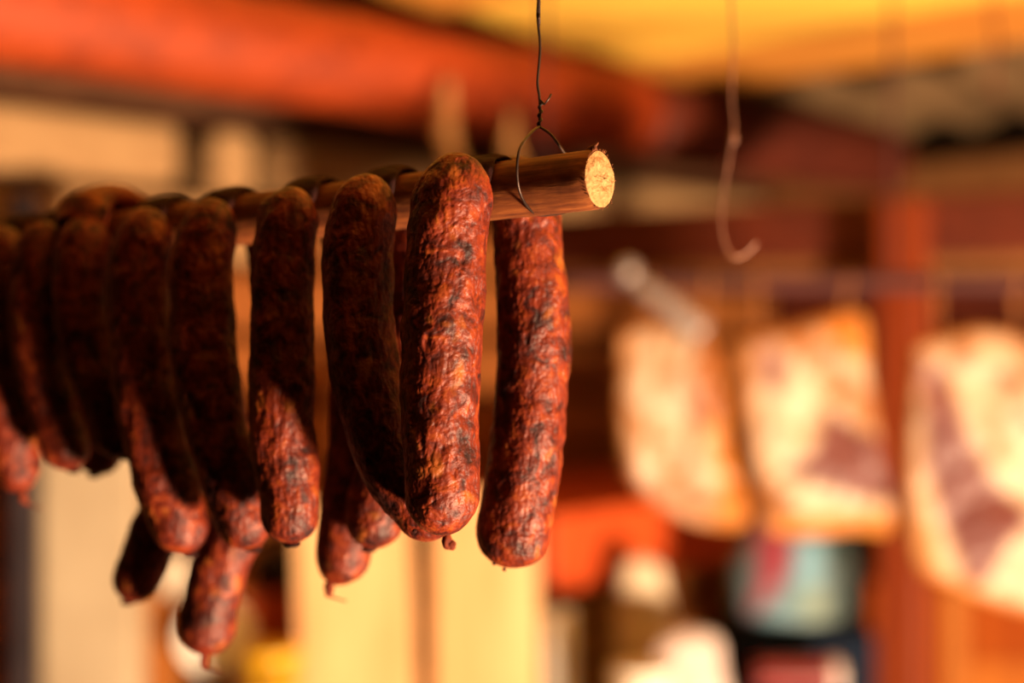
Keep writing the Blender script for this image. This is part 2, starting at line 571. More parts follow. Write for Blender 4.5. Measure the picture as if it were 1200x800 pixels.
# sawn end: slightly uneven disc
vs, fs = [], []
NR = 14
rim = pos[:ns] - A0
for j in range(NR + 1):
    for k in range(ns):
        f = j / NR
        p = A0 + rim[k] * f
        bumpd = 0.0006 * math.sin(9 * f + 2 * a[k]) + 0.0005 * random.uniform(-1, 1)
        vs.append(tuple(p - D0 * (0.0011 * (1 - f ** 6) + bumpd * (1 - f ** 8))))
for j in range(NR):
    for k in range(ns):
        fs.append((j * ns + k, (j + 1) * ns + k, (j + 1) * ns + (k + 1) % ns, j * ns + (k + 1) % ns))
me = bpy.data.meshes.new('sawn_end')
me.from_pydata(vs, [], fs)
o = link_mesh('sawn_end', me, M_CUT, stick)
tag(o, 'pale sawn end of the stick')
bm = bmesh.new()
rs = random.Random(4)
for i in range(70):                                   # frayed fibres round the sawn rim
    aa = rs.uniform(0, 2 * math.pi)
    if rs.random() < 0.35: aa = math.pi / 2 + rs.uniform(-0.5, 0.4)
    dr = Vector(N0 * math.cos(aa) + U0 * math.sin(aa))
    base = RA + dr * (RR - 0.0004)
    ln = rs.uniform(0.0004, 0.0011) * (1.6 if abs(aa - math.pi / 2) < 0.5 else 1)
    tip = base + dr * ln * 0.9 - RD * ln * rs.uniform(-0.3, 0.9)
    bm_tube(bm, [base, (base + tip) / 2 + Vector((0, 0, rs.uniform(-.0003, .0003))), tip], [0.00022, 0.00018, 0.00006], 5)
o = build('rim_fibres', bm, M_BARK, stick, True)
o['kind'] = 'stuff'
for k_, (sx, sz, hl) in enumerate(((0.0022, 0.3, 0.0035), (0.0045, -0.2, 0.0022))):
    base = RA + RD * sx + RUP * (RR - 0.0002) + RN * 0.003 * sz
    tube('bark_sliver', [base + RD * 0.002, base + RUP * 0.0012, base - RD * 0.0025 + RUP * (0.0016 + hl * 0.4)], [0.0010, 0.0012, 0.0003], M_BARK, stick, 8)
tag(stick, 'round wooden stick with a pale sawn end carrying the row of sausages', 'stick')

# ------------------------------------------------------------------ sausages over the stick


def rod_at(px):
    k = (px - 600) / FPX
    s = (RA.x - k * RA.y) / (k * (RB.y - RA.y) - (RB.x - RA.x))
    return RA + (RB - RA) * s


def make_link(ctrl, Yst, off, parent, seed, res=1.0, topcap=1.1, botcap=1.0):
    """one sausage link swept along picture points (px, py, half width px, depth weight)"""
    pts, hw = [], []
    for c_ in ctrl:
        px, py, h = c_[:3]
        w = c_[3] if len(c_) > 3 else 1.0
        Y = Yst + off * w
        pts.append(tuple(P(px, py, Y)))
        hw.append(h * 0.945 * Y / FPX)
    c = catmull([p + (h,) for p, h in zip(pts, hw)], 14)
    C, H = c[:, :3], c[:, 3]
    seglen = np.r_[0, np.cumsum(np.linalg.norm(np.diff(C, axis=0), axis=1))]
    Ltot = seglen[-1]
    n = int(170 * res)
    t = np.linspace(0, 1, n)
    # denser at both ends
    sarc = Ltot * (0.5 - 0.5 * np.cos(np.pi * (0.08 + 0.84 * t)))
    sarc = (sarc - sarc[0]) / (sarc[-1] - sarc[0]) * Ltot
    Ci = np.stack([np.interp(sarc, seglen, C[:, i]) for i in range(3)], 1)
    Hi = np.interp(sarc, seglen, H)
    ker = np.ones(9) / 9
    pad = np.pad(Hi, 4, mode='edge')
    Hi = np.convolve(pad, ker, 'valid')
    R0, R1 = Hi[int(n * 0.2)] * topcap, Hi[int(n * 0.8)] * botcap
    x0 = np.clip(1 - sarc / R0, 0, 1)
    x1 = np.clip(1 - (Ltot - sarc) / R1, 0, 1)
    prof = (1 - x0 ** 2.2) ** 0.5 * (1 - x1 ** 2.3) ** 0.5
    rad = np.maximum(Hi * prof, 0.0003)
    T = np.gradient(Ci, axis=0)
    T /= np.linalg.norm(T, axis=1)[:, None]
    dref = np.array(RD)
    E1 = dref - T * (T @ dref)[:, None]
    E1 /= np.linalg.norm(E1, axis=1)[:, None]
    E2 = np.cross(T, E1)
    m = int(112 * res)
    ang = np.arange(m) / m * 2 * np.pi
    dirs = E1[:, None, :] * np.cos(ang)[None, :, None] + E2[:, None, :] * np.sin(ang)[None, :, None]
    base = Ci[:, None, :] + dirs * rad[:, None, None]
    flat = base.reshape(-1, 3) + seed * 1.37
    q = flat.copy()
    lump = 0.0013 * fbm(q, 60, 2) + 0.0006 * fbm(q, 150, 3)
    w1 = fbm(q + 5, 250, 2)
    wrinkle = -0.00028 * (1 - np.minimum(1, np.abs(w1) / 0.16)) ** 1.5
    pit = fbm(q * np.array([1, 1, 0.6]) + 9, 110, 2)
    wrinkle += -0.0009 * np.clip(pit - 0.28, 0, 0.4) / 0.4
    disp = (lump + wrinkle) * np.clip(np.repeat(rad / R1, m), 0.25, 1)
    pos = base.reshape(-1, 3) + dirs.reshape(-1, 3) * disp[:, None]
    faces = []
    idx = np.arange(n * m).reshape(n, m)
    f = np.stack([idx[:-1], np.roll(idx[:-1], -1, 1), np.roll(idx[1:], -1, 1), idx[1:]], -1).reshape(-1, 4)
    faces = f.tolist() + [idx[0][::-1].tolist(), idx[-1].tolist()]
    me = bpy.data.meshes.new('link')
    me.from_pydata(pos.tolist(), [], faces)
    o = link_mesh('link', me, M_SAUS, parent)
    return o, Vector(Ci[0]), Vector(Ci[-1]), Vector(T[-1])


def casing_over(p_front, p_back, c, parent, wid, thick):
    """flattened casing that joins both links over the top of the stick"""
    pts, aa, bb = [], [], []
    top = RUP * (RR + thick)
    mid = c
    fr = p_front - (mid)
    bk = p_back - (mid)
    path = [RN * ((RR + thick * 1.1) * math.cos(a_)) + RUP * ((RR + thick * 1.1) * math.sin(a_)) for a_ in (math.radians(x_) for x_ in (8, 35, 62, 90, 118, 145, 172))]
    c_ = catmull([tuple(mid + p) for p in path], 6)
    n = len(c_)
    ths = np.interp(np.linspace(0, 6, n), range(7), [thick * 1.6, thick * 1.5, thick, thick, thick, thick * 1.5, thick * 1.6])
    ws = np.interp(np.linspace(0, 6, n), range(7), [wid * 1.1, wid * 1.2, wid, wid * 0.92, wid, wid * 1.2, wid * 1.1])
    T = np.gradient(c_, axis=0)
    T /= np.linalg.norm(T, axis=1)[:, None]
    d_ = np.array(RD)
    E1 = d_ - T * (T @ d_)[:, None]
    E1 /= np.linalg.norm(E1, axis=1)[:, None]
    E2 = np.cross(T, E1)
    m = 28
    ang = np.arange(m) / m * 2 * np.pi
    pos = c_[:, None] + E1[:, None] * (np.cos(ang)[None, :] * ws[:, None])[..., None] + E2[:, None] * (np.sin(ang)[None, :] * ths[:, None])[..., None]
    pos = pos.reshape(-1, 3)
    pos += 0.0006 * np.stack([fbm(pos + k_, 220, 2) for k_ in (1, 2, 3)], 1)
    idx = np.arange(n * m).reshape(n, m)
    f = np.stack([idx[:-1], np.roll(idx[:-1], -1, 1), np.roll(idx[1:], -1, 1), idx[1:]], -1).reshape(-1, 4).tolist()
    f += [idx[0][::-1].tolist(), idx[-1].tolist()]
    me = bpy.data.meshes.new('casing')
    me.from_pydata(pos.tolist(), [], f)
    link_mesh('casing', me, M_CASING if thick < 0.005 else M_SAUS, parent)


def blob(name, c, r, mat, parent, seed=0, stretch=(1, 1, 1)):
    bm = bmesh.new()
    bmesh.ops.create_icosphere(bm, subdivisions=3, radius=1.0)
    co = np.array([v.co[:] for v in bm.verts])
    dsp = 1 + 0.35 * fbm(co + seed * 3.1, 1.6, 2)
    for v, k_ in zip(bm.verts, dsp):
        v.co = Vector(c) + Vector((v.co.x * stretch[0], v.co.y * stretch[1], v.co.z * stretch[2])) * (r * k_)
    return build(name, bm, mat, parent, True)


SAUS = [
    # station px, front points, back points, label, casing half width, casing half thickness, detail, ties (which, px, py)
    (571,
     [(543, 191, 35, .72), (535, 215, 47, .98), (526, 260, 51), (521, 320, 51), (518, 400, 51), (516, 480, 49), (518, 550, 47), (519, 627, 42)],
     [(592, 195, 34, .68), (606, 215, 40, .95), (617, 260, 43), (620, 300, 44), (624, 350, 46), (625, 420, 47), (619, 500, 47), (607, 590, 47), (592, 664, 46)],
     'sausage pair nearest the sawn end of the stick, brightest and sharpest of all', .0120, .0020, 2.4, []),
    (460,
     [(438, 214, 28, .72), (430, 235, 40, .98), (422, 270, 43), (419, 330, 43), (422, 400, 44), (436, 470, 44), (461, 545, 43), (500, 600, 40), (520, 628, 37)],
     [(478, 214, 28, .68), (490, 240, 36, .98), (494, 300, 40), (486, 400, 40), (466, 500, 39), (445, 580, 38), (432, 642, 34)],
     'second sausage pair from the sawn end, its front link curving right to a knotted tip', .0120, .0022, 1.6, ['front']),
    (370,
     [(350, 228, 28, .72), (340, 250, 37, .98), (332, 300, 39), (330, 360, 40), (330, 430, 40), (331, 500, 40), (337, 560, 38), (343, 636, 34)],
     [(386, 230, 26, .68), (404, 260, 34, .98), (418, 330, 38), (422, 430, 39), (420, 520, 38), (408, 600, 36), (402, 650, 34), (388, 684, 27)],
     'third sausage pair from the sawn end, rear link ending in a knot with loose string', .0125, .0022, 1.2, ['back']),
    (275,
     [(256, 241, 27, .72), (247, 262, 35, .98), (237, 310, 39), (237, 370, 41), (241, 430, 41), (254, 500, 39), (276, 575, 37), (297, 642, 31)],
     [(296, 243, 26, .68), (316, 275, 33, .98), (331, 360, 35), (332, 450, 36), (312, 550, 37), (266, 640, 36), (247, 705, 35), (240, 767, 33)],
     'fourth sausage pair from the sawn end, its rear link hanging lowest of the row', .0125, .0024, 1.0, ['back']),
    (198,
     [(181, 252, 25, .72), (172, 272, 35, .98), (163, 320, 38), (164, 380, 40), (171, 450, 41), (184, 520, 40), (203, 590, 38), (222, 648, 31)],
     [(212, 255, 24, .68), (224, 285, 31, .98), (235, 370, 34), (236, 460, 34), (212, 560, 33), (180, 630, 33), (150, 704, 28)],
     'fifth sausage pair from the sawn end, its stubby rear tip poking out to the left', .0125, .0024, 1.0, []),
    (130,
     [(112, 262, 26, .6), (100, 285, 33, .9), (94, 330, 34), (97, 380, 33), (110, 430, 32), (128, 480, 31), (146, 535, 28)],
     [(148, 262, 24, .68), (158, 290, 31, .98), (166, 360, 32), (158, 430, 31), (128, 490, 29), (110, 556, 27)],
     'sausage pair whose casing bulges up above the others, towards the far end', .0160, .0075, 0.8, []),
    (82,
     [(66, 268, 24, .6), (54, 290, 34, .9), (46, 340, 37), (45, 400, 34), (55, 450, 32), (70, 500, 30), (86, 550, 26)],
     [(98, 266, 22, .68), (108, 300, 30, .98), (116, 380, 31), (112, 470, 30), (100, 535, 25)],
     'sausage pair just left of the bulging one', .0125, .0025, 0.8, []),
    (32,
     [(16, 272, 24, .6), (4, 295, 33, .9), (-6, 350, 34), (-4, 420, 33), (6, 480, 31), (16, 530, 30), (26, 576, 25)],
     [(48, 272, 22, .68), (60, 305, 30, .98), (68, 380, 30), (60, 460, 29), (40, 520, 25)],
     'leftmost sausage pair, cut by the edge of the picture, with a knotted tip', .0125, .0025, 0.8, ['front']),
]
for n_, (spx, fr, bk, lab, cw, ct, res, ties) in enumerate(SAUS):
    c = rod_at(spx)
    root = tag(empty('sausage_pair', c), lab, 'sausage', 'smoked sausages hung over the stick')
    o1, t1, b1, d1 = make_link(fr, c.y, -0.0275, root, n_ * 2 + 1, res)
    o2, t2, b2, d2 = make_link(bk, c.y, 0.0275, root, n_ * 2 + 2, res)
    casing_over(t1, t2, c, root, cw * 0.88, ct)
    for which, tip, dd, lk in (('front', b1, d1, o1), ('back', b2, d2, o2)):
        if which in ties:
            kn = blob('knot', tip + dd * 0.0024, 0.0029, M_STRING, lk, n_, (0.8, 0.8, 1.5))
            blob('knot', tip + dd * 0.0050 + Vector((0.0006, 0, 0)), 0.0019, M_STRING, lk, n_ + 5, (1.0, 0.9, 1.2))
            p0 = tip + dd * 0.006
            if n_ != 1:
                tube('string', [p0, p0 + Vector((0.004, 0, -0.0015)), p0 + Vector((0.010, 0.001, -0.0035))], [0.0007, 0.0006, 0.0004], M_STRING, lk, 8)
        elif n_ == 0:
            pass
        else:
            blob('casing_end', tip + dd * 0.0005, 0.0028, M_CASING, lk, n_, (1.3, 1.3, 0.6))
    if n_ == 0:
        for q_, (px, py, Y_) in enumerate(((579, 660, .654), (591, 667, .656), (607, 661, .652))):
            blob('crumb', P(px, py, Y_), 0.0009, M_CASING, o2, q_)
        for q_, (px, py, Y_) in enumerate(((486, 622, .60),)):
            blob('crumb', P(px, py, Y_), 0.0009, M_CASING, o1, q_)

# ------------------------------------------------------------------ wires
WY = rod_at(636).y
wire = empty('hanging_wire', P(632, 148, WY))
zc = 0.814 - 0.1 * 0.43 + CZ
tw = P(632, 148, WY)
up = [P(632, 148, WY), P(633, 128, WY), P(632, 112, WY), P(630, 95, WY), P(633, 55, WY), P(630, 20, WY), P(631, -10, WY), P(632, -120, WY), Vector((P(632, 0, WY).x, WY, zc))]
tube('strand', up, 0.00060, M_WIRE, wire, 8)
cw_ = rod_at(632)
loop = [tw]
loop += [P(622, 156, WY - .008), P(609, 175, WY - .0185), P(606, 205, WY - .0195), P(611, 230, WY - .015), P(624, 248, WY - .003), P(641, 252, WY + .006)]
loop += [P(668, 244, WY + .019), P(676, 215, WY + .022), P(668, 190, WY + .016), P(659, 176, WY + .010), P(646, 158, WY + .003), tw]
tube('loop', loop, 0.00062, M_WIRE, wire, 8, 8)
hel = []
for i in range(40):
    f = i / 39
    p = P(632, 150, WY).lerp(P(634, 116, WY), f)
    hel.append(p + Vector((math.cos(f * 22) * 0.00085, math.sin(f * 22) * 0.00085, 0)))
hel += [P(638, 122, WY - .001), P(643, 116, WY - .001), P(646, 110, WY - .001)]
bm = bmesh.new()
bm_tube(bm, hel, 0.00048, 8)
build('twist', bm, M_WIRE, wire, True)
tube('kink', [P(629, 20, WY), P(632, 17, WY - .0005), P(631, 22, WY - .0008)], 0.0005, M_WIRE, wire, 8)
tag(wire, 'thin black wire twisted into a loop round the stick near its sawn end', 'wire')

w2 = empty('hook_wire', P(857, 0, 0.86))
Yw = 0.86
tube('strand', [Vector((P(857, 0, Yw).x, Yw, CZ + 0.812 - 0.069)), P(856, -100, Yw), P(857, 0, Yw), P(859, 60, Yw), P(857, 110, Yw), P(860, 150, Yw), P(857, 168, Yw)], 0.0008, M_RUST, w2, 10)
tube('hook', [P(857, 168, Yw), P(853, 195, Yw), P(848, 225, Yw), P(845, 260, Yw), P(850, 288, Yw), P(860, 301, Yw), P(874, 297, Yw), P(886, 284, Yw)], [.0009, .0008, .0007, .0008, .0011, .0014, .0008, .0013], M_RUST, w2, 10)
blob('knot', P(859, 162, Yw), 0.0028, M_RUST, w2, 3, (0.8, 0.8, 1.5))
tag(w2, 'empty rusty wire bent into a hook, hanging clear of the sausages', 'wire')
w3 = tube('spare_wire', [Vector((0.68, 2.0, CZ + 0.805 - 0.19)), P(1163, 5, 2.0), P(1168, 50, 2.0), P(1163, 95, 2.0), P(1170, 112, 2.0)], 0.003, M_BROWNBEAM)
tag(w3, 'short dark wire hanging from the ceiling boards above the largest bacon slab', 'wire')

# ------------------------------------------------------------------ meat rail with bacon slabs
ra_, rb_ = Vector((0.98, 1.86, CZ + 0.078)), Vector((0.02, 1.96, CZ + 0.082))
rail = empty('meat_rail', (ra_ + rb_) / 2)
rdn = (rb_ - ra_).normalized()
tube('bar', [ra_, ra_.lerp(rb_, 0.5), rb_], 0.012, M_RAIL, rail, 14)
for f in (0.49, 0.975):
    p = ra_.lerp(rb_, f)
    tube('hanger', [p, p + Vector((0, 0, 0.25)), p + Vector((0, 0, 0.815 - 0.1 * (p.x + p.y) * R2 + CZ - p.z))], 0.003, M_RAIL, rail, 8)
tag(rail, 'dark purplish steel rail from which the bacon slabs hang', 'rail')


def bacon_mat():
    m, nt, b = new_mat('smoked_bacon')
    at = nt.nodes.new('ShaderNodeAttribute')
    at.attribute_name = 'tone'
    v = mapping(nt)
    n1 = noise(nt, v, 22, 5, 0.6, 0.5)
    n2 = noise(nt, v, 90, 3)
    c = mix(nt, ramp(nt, n1, [(0.42, (0, 0, 0)), (0.68, (0.55, 0.55, 0.55))]), at.outputs['Color'], mix(nt, 1.0, at.outputs['Color'], (1.0, 0.66, 0.42), 'MULTIPLY'))
    c = mix(nt, 1.0, c, (0.50, 0.48, 0.46), 'MULTIPLY')
    nt.links.new(c, b.inputs['Base Color'])
    b.inputs['Specular IOR Level'].default_value = 0.25
    b.inputs['Roughness'].default_value = 0.5
    nt.links.new(bump(nt, n2, 0.3, 0.003).outputs[0], b.inputs['Normal'])
    return m


M_BACON = bacon_mat()
M_RIND = plain('bacon_rind', (0.62, 0.20, 0.03), (0.80, 0.32, 0.06), 25, 0.4, 0, 0.3)


def inside_soft(poly, x, y, soft):
    """1 inside the polygon, 0 outside, soft edge in px"""
    n = len(poly)
    best = np.full(len(x), 1e9)
    ins = np.zeros(len(x), bool)
    for i in range(n):
        x0, y0 = poly[i]
        x1, y1 = poly[(i + 1) % n]
        dx, dy = x1 - x0, y1 - y0
        t = np.clip(((x - x0) * dx + (y - y0) * dy) / (dx * dx + dy * dy), 0, 1)
        best = np.minimum(best, np.hypot(x - x0 - t * dx, y - y0 - t * dy))
        c_ = ((y0 > y) != (y1 > y)) & (x < (x1 - x0) * (y - y0) / (y1 - y0 + 1e-9) + x0)
        ins ^= c_
    sd = np.where(ins, best, -best)
    return np.clip(0.5 + sd / (2 * soft), 0, 1)


def bacon(outline, Y, thick, yaw, patches, label, strings, seed):
    """slab from its outline; patches: (polygon, colour, softness)"""
    oc = catmull(outline + [outline[0]], 10)[:-1]
    cx, cy = oc.mean(0)
    n = len(oc)
    M = 34
    root = tag(empty('bacon_slab', P(cx, cy, Y)), label, 'bacon', 'smoked bacon slabs on the rail')
    rings = np.concatenate([np.linspace(0.02, 0.9, M - 10), np.linspace(0.92, 1.0, 10)])
    pxs = (cx + np.outer(rings, oc[:, 0] - cx)).ravel()
    pys = (cy + np.outer(rings, oc[:, 1] - cy)).ravel()
    rr = np.repeat(rings, n)
    X = (pxs - 600) / FPX * Y
    Z = CZ + (400 - pys) / FPX * Y
    q = np.stack([X, np.full_like(X, seed * 1.0), Z], 1)
    Xc = (cx - 600) / FPX * Y
    shear = (X - Xc) * math.tan(yaw)
    for name, sgn in (('flesh_side', -1), ('rind', 1)):
        prof = thick / 2 * (1 - rr ** 7) ** 0.5
        rel = fbm(q * np.array([1, 1, 1.0]), 13, 3) * 0.020 + fbm(q, 45, 2) * 0.005
        dep = Y + shear + sgn * prof + (rel if sgn < 0 else rel * 0.4) * (1 - rr ** 10)
        vs = np.stack([X, dep, Z], 1)
        m_ = len(rings)
        idx = np.arange(m_ * n).reshape(m_, n)
        f = np.stack([idx[:-1], idx[1:], np.roll(idx[1:], -1, 1), np.roll(idx[:-1], -1, 1)], -1).reshape(-1, 4)
        if sgn > 0: f = f[:, ::-1]
        f = f.tolist() + [idx[0].tolist() if sgn < 0 else idx[0][::-1].tolist()]
        me = bpy.data.meshes.new(name)
        me.from_pydata(vs.tolist(), [], f)
        if sgn < 0:
            col = np.tile(np.array([0.64, 0.50, 0.38]), (len(X), 1))
            wob = 4 * fbm(q, 26, 3)
            wob2 = 5 * fbm(q + 31, 26, 3)
            for poly, c_, soft in patches:
                w = inside_soft(poly, pxs + wob, pys + wob2, soft)[:, None]
                col = col * (1 - w) + np.array(c_) * w
            edge = np.clip((rr - 0.86) / 0.14, 0, 1)[:, None] * 0.85
            col = col * (1 - edge) + np.array([0.60, 0.23, 0.045]) * edge
            ca = me.color_attributes.new('tone', 'FLOAT_COLOR', 'POINT')
            ca.data.foreach_set('color', np.c_[col, np.ones(len(col))].ravel())
        link_mesh(name, me, M_BACON if sgn < 0 else M_RIND, root)
    for sx, sy in strings:
        p0 = P(sx, sy, Y + (sx - cx) / FPX * Y * math.tan(yaw))
        # nearest point on the rail above
        f = (p0.x - ra_.x) / (rb_.x - ra_.x)
        pr = ra_.lerp(rb_, f)
        tube('string', [p0 + Vector((0, 0, -0.02)), p0 + Vector((0, 0, 0.01)), Vector((p0.x, pr.y - 0.012, pr.z)), pr + Vector((0, 0, 0.0125)), Vector((p0.x, pr.y + 0.013, pr.z - 0.004)), p0 + Vector((0.003, 0.004, 0.0))], 0.0024, M_CORD, root, 8)
    return root


def rail_Y(px):
    k = (px - 600) / FPX
    f = (ra_.x - k * ra_.y) / (k * (rb_.y - ra_.y) - (rb_.x - ra_.x))
    return (ra_ + (rb_ - ra_) * f).y


MAUVE = (0.17, 0.050, 0.050)
MAUVE2 = (0.30, 0.14, 0.14)
ORG = (0.62, 0.22, 0.03)
BRN = (0.26, 0.07, 0.018)
CRM = (0.95, 0.84, 0.62)
bacon([(724, 388), (765, 379), (806, 380), (836, 404), (846, 455), (856, 520), (876, 590), (872, 617), (830, 617), (790, 604), (752, 580), (728, 540), (722, 460)],
      rail_Y(790), 0.05, 0.08,
      [([(722, 380), (742, 380), (738, 480), (745, 590), (715, 560)], (0.60, 0.28, 0.11), 10),
       ([(820, 400), (850, 400), (860, 520), (890, 600), (880, 620), (830, 620), (838, 560), (822, 500)], ORG, 10),
       ([(818, 440), (834, 445), (838, 490), (822, 498), (814, 470)], BRN, 7),
       ([(812, 395), (836, 400), (842, 440), (820, 440)], (0.34, 0.11, 0.03), 7),
       ([(730, 470), (748, 480), (800, 560), (780, 566)], (0.46, 0.19, 0.06), 6),
       ([(770, 570), (815, 560), (838, 590), (820, 602), (790, 590)], (0.40, 0.14, 0.04), 8),
       ([(722, 530), (748, 556), (800, 610), (740, 604)], (0.40, 0.12, 0.07), 8),
       ([(768, 384), (778, 384), (776, 470), (764, 470)], (0.46, 0.20, 0.07), 6),
       ([(806, 420), (818, 430), (812, 560), (800, 540)], (0.36, 0.12, 0.035), 8)],
      'pale bacon slab at the far left of the three, with an orange right edge', [(828, 392), (760, 384)], 1)
bacon([(862, 398), (900, 388), (945, 376), (985, 364), (1014, 372), (1020, 440), (1034, 520), (1056, 590), (1053, 626), (1000, 624), (950, 628), (900, 622), (884, 590), (868, 520), (860, 450)],
      rail_Y(945), 0.05, 0.08,
      [([(886, 398), (904, 402), (918, 432), (905, 462), (884, 440)], MAUVE2, 9),
       ([(966, 480), (1000, 500), (1032, 510), (1056, 590), (1000, 582), (955, 568), (912, 552), (945, 530)], MAUVE, 6),
       ([(955, 370), (1015, 366), (1020, 430), (990, 420), (960, 400)], ORG, 10),
       ([(962, 402), (980, 405), (978, 420), (962, 416)], BRN, 6),
       ([(940, 430), (960, 430), (1030, 490), (1020, 506), (960, 460)], (0.50, 0.20, 0.06), 8),
       ([(905, 600), (1050, 598), (1056, 630), (900, 630)], ORG, 8),
       ([(990, 440), (1022, 460), (1028, 500), (1000, 480)], (0.42, 0.16, 0.05), 7),
       ([(905, 395), (945, 385), (985, 450), (950, 440)], (0.42, 0.17, 0.06), 7),
       ([(870, 560), (900, 556), (925, 600), (895, 610)], (0.42, 0.17, 0.06), 7),
       ([(862, 396), (880, 394), (882, 560), (866, 540)], (0.55, 0.24, 0.09), 6)],
      'middle bacon slab with a dark maroon triangle of lean meat at lower right', [(888, 394), (990, 370)], 2)
bacon([(1068, 404), (1105, 392), (1150, 384), (1196, 396), (1236, 430), (1262, 500), (1272, 600), (1266, 700), (1230, 722), (1180, 712), (1120, 690), (1072, 664), (1058, 600), (1058, 500)],
      rail_Y(1165), 0.055, 0.08,
      [([(1070, 425), (1098, 430), (1124, 500), (1152, 556), (1208, 606), (1172, 632), (1152, 688), (1126, 680), (1098, 610), (1078, 540)], MAUVE, 6),
       ([(1072, 420), (1092, 425), (1102, 480), (1080, 484)], MAUVE2, 7),
       ([(1116, 395), (1130, 400), (1128, 430), (1112, 424)], BRN, 7),
       ([(1150, 430), (1190, 440), (1200, 452), (1160, 446)], BRN, 7),
       ([(1185, 478), (1215, 486), (1210, 502), (1184, 494)], BRN, 7),
       ([(1140, 470), (1156, 474), (1170, 540), (1154, 530)], (0.42, 0.17, 0.06), 7),
       ([(1190, 400), (1220, 430), (1215, 450), (1185, 420)], (0.40, 0.14, 0.05), 7),
       ([(1060, 600), (1080, 600), (1110, 680), (1070, 660)], (0.58, 0.30, 0.12), 8),
       ([(1060, 655), (1120, 680), (1180, 704), (1270, 720), (1270, 735), (1060, 690)], ORG, 8)],
      'largest and nearest bacon slab, cut by the right edge of the picture, with a long mauve streak', [(1100, 398), (1190, 398)], 3)

# metal bar with a knob resting against the rail
mr = empty('metal_rod', P(780, 350, 2.0))
ym = rail_Y(770) - 0.03
tube('shaft', [P(745, 330, ym), P(785, 360, ym), P(822, 390, ym)], [0.010, 0.017, 0.018], M_STEEL, mr, 18)
lathe('knob', P(735, 318, ym) - Vector((0, 0, 0.016)), [(0.0, 0), (0.010, 0.003), (0.015, 0.010), (0.016, 0.016), (0.015, 0.022), (0.010, 0.029), (0, 0.032)], M_STEEL, mr, 20)
tube('neck', [P(736, 320, ym), P(741, 325, ym), P(748, 332, ym)], 0.007, M_STEEL, mr, 12)
tag(mr, 'slanting grey metal rod with a round knob, above the far left bacon slab', 'rod')

# hanks of twine on the red beam
for (px, top, bot, r_, lab) in ((526, 92, 196, 0.018, 'pale hank of twine hanging under the red beam, left of the wire'),
                               (601, 128, 200, 0.013, 'thin faint hank of twine hanging under the red beam, just left of the wire loop')):
    t = empty('twine_hank', P(px, top, 2.45))
    tube('hank', [P(px, top, 2.45), P(px - 2, top + 25, 2.45), P(px - 4, (top + bot) / 2 + 8, 2.45), P(px + 4, bot - 14, 2.45), P(px + 8, bot, 2.45)], [0.005, r_ * 0.6, r_, r_ * 0.8, r_ * 0.7], M_TWINE, t, 16)
    tube('binding', [P(px - 3, top + 38, 2.45 - r_), P(px - 2, top + 40, 2.45 - r_), P(px, top + 41, 2.45 - r_)], 0.006, M_TWINE, t, 10)
    tube('nail', [P(px, top + 3, 2.43), P(px, top, 2.48), P(px, top - 4, 2.62)], 0.003, M_WIRE, t, 8)
    tag(t, lab, 'twine', None)

# ------------------------------------------------------------------ left side, by the whitewashed post
pp = P(110, 400, 2.24)
bm = bmesh.new()
ztop = CZ + (400 - 278) / FPX * 2.22
bm_box(bm, (pp.x, pp.y, ztop / 2), 0.075, 0.04, ztop / 2, bevel=0.012)
tag(build('whitewashed_post', bm, M_POST), 'broad whitewashed post behind the left end of the sausages', 'post')
pt = empty('stove_pipe', P(27, 800, 2.10))
px_ = P(27, 400, 2.10)
tube('tube', [(px_.x, px_.y, 0), (px_.x, px_.y, 0.9), (px_.x, px_.y, CZ + 0.22)], 0.022, M_PIPE, pt, 20)
tube('collar', [(px_.x, px_.y, 0.98), (px_.x, px_.y, 1.0), (px_.x, px_.y, 1.02)], 0.026, M_PIPE, pt, 20)
tag(pt, 'slim dark pipe standing left of the whitewashed post', 'pipe')


def table(name, c, hx, hy, ztop_, mat, label, ax=Vector((1, 0, 0)), ay=Vector((0, 1, 0))):
    t = empty(name, (c[0], c[1], 0))
    box('tabletop', (c[0], c[1], ztop_ - 0.02), hx, hy, 0.02, mat, t, ax, ay)
    for sx in (-1, 1):
        for sy in (-1, 1):
            q_ = Vector((c[0], c[1], (ztop_ - 0.04) / 2)) + ax * (hx - 0.05) * sx + ay * (hy - 0.05) * sy
            box('leg', q_, 0.03, 0.03, (ztop_ - 0.04) / 2, mat, t, ax, ay)
    tag(t, label, 'table')
    return t


TZ1 = CZ - 0.95
table('side_table', (-0.465, 2.37), 0.115, 0.14, TZ1, M_ORANGE, 'low table below the frame edge under the yellow tub and red box')
# orange board leaning
ob = box('board', (P(226, 0, 2.40).x, 2.40, (TZ1 + P(0, 690, 2.40).z) / 2), 0.085, 0.010, (P(0, 690, 2.40).z - TZ1) / 2, M_ORANGEL)
ob.name = 'orange_board'
tag(ob, 'light orange board standing behind the white enamel plate', 'board')
ro = empty('enamel_plate', P(256, 745, 2.34))
axp = Vector((0.1, -1, 0.25)).normalized()
pr = 0.062
lathe('dish', P(254, 746, 2.36), [(0.0, 0.0), (pr * 0.6, 0.001), (pr * 0.72, 0.010), (pr * 0.98, 0.015), (pr, 0.018), (pr * 0.95, 0.018), (pr * 0.70, 0.013), (pr * 0.58, 0.004), (0, 0.003)], M_WHITE, ro, 48, axp)
lathe('rim', P(254, 746, 2.36), [(pr * 0.985, 0.0155), (pr * 1.01, 0.0165), (pr * 1.01, 0.0185), (pr * 0.985, 0.0195)], M_WHITE, ro, 48, axp)
tag(ro, 'round white enamel plate leaning behind the lowest-hanging sausage', 'plate')
cl = blob('cloth', P(203, 672, 2.40), 0.030, M_CLOTH, None, 4, (0.75, 0.6, 1.35))
cl.name = 'folded_cloth'
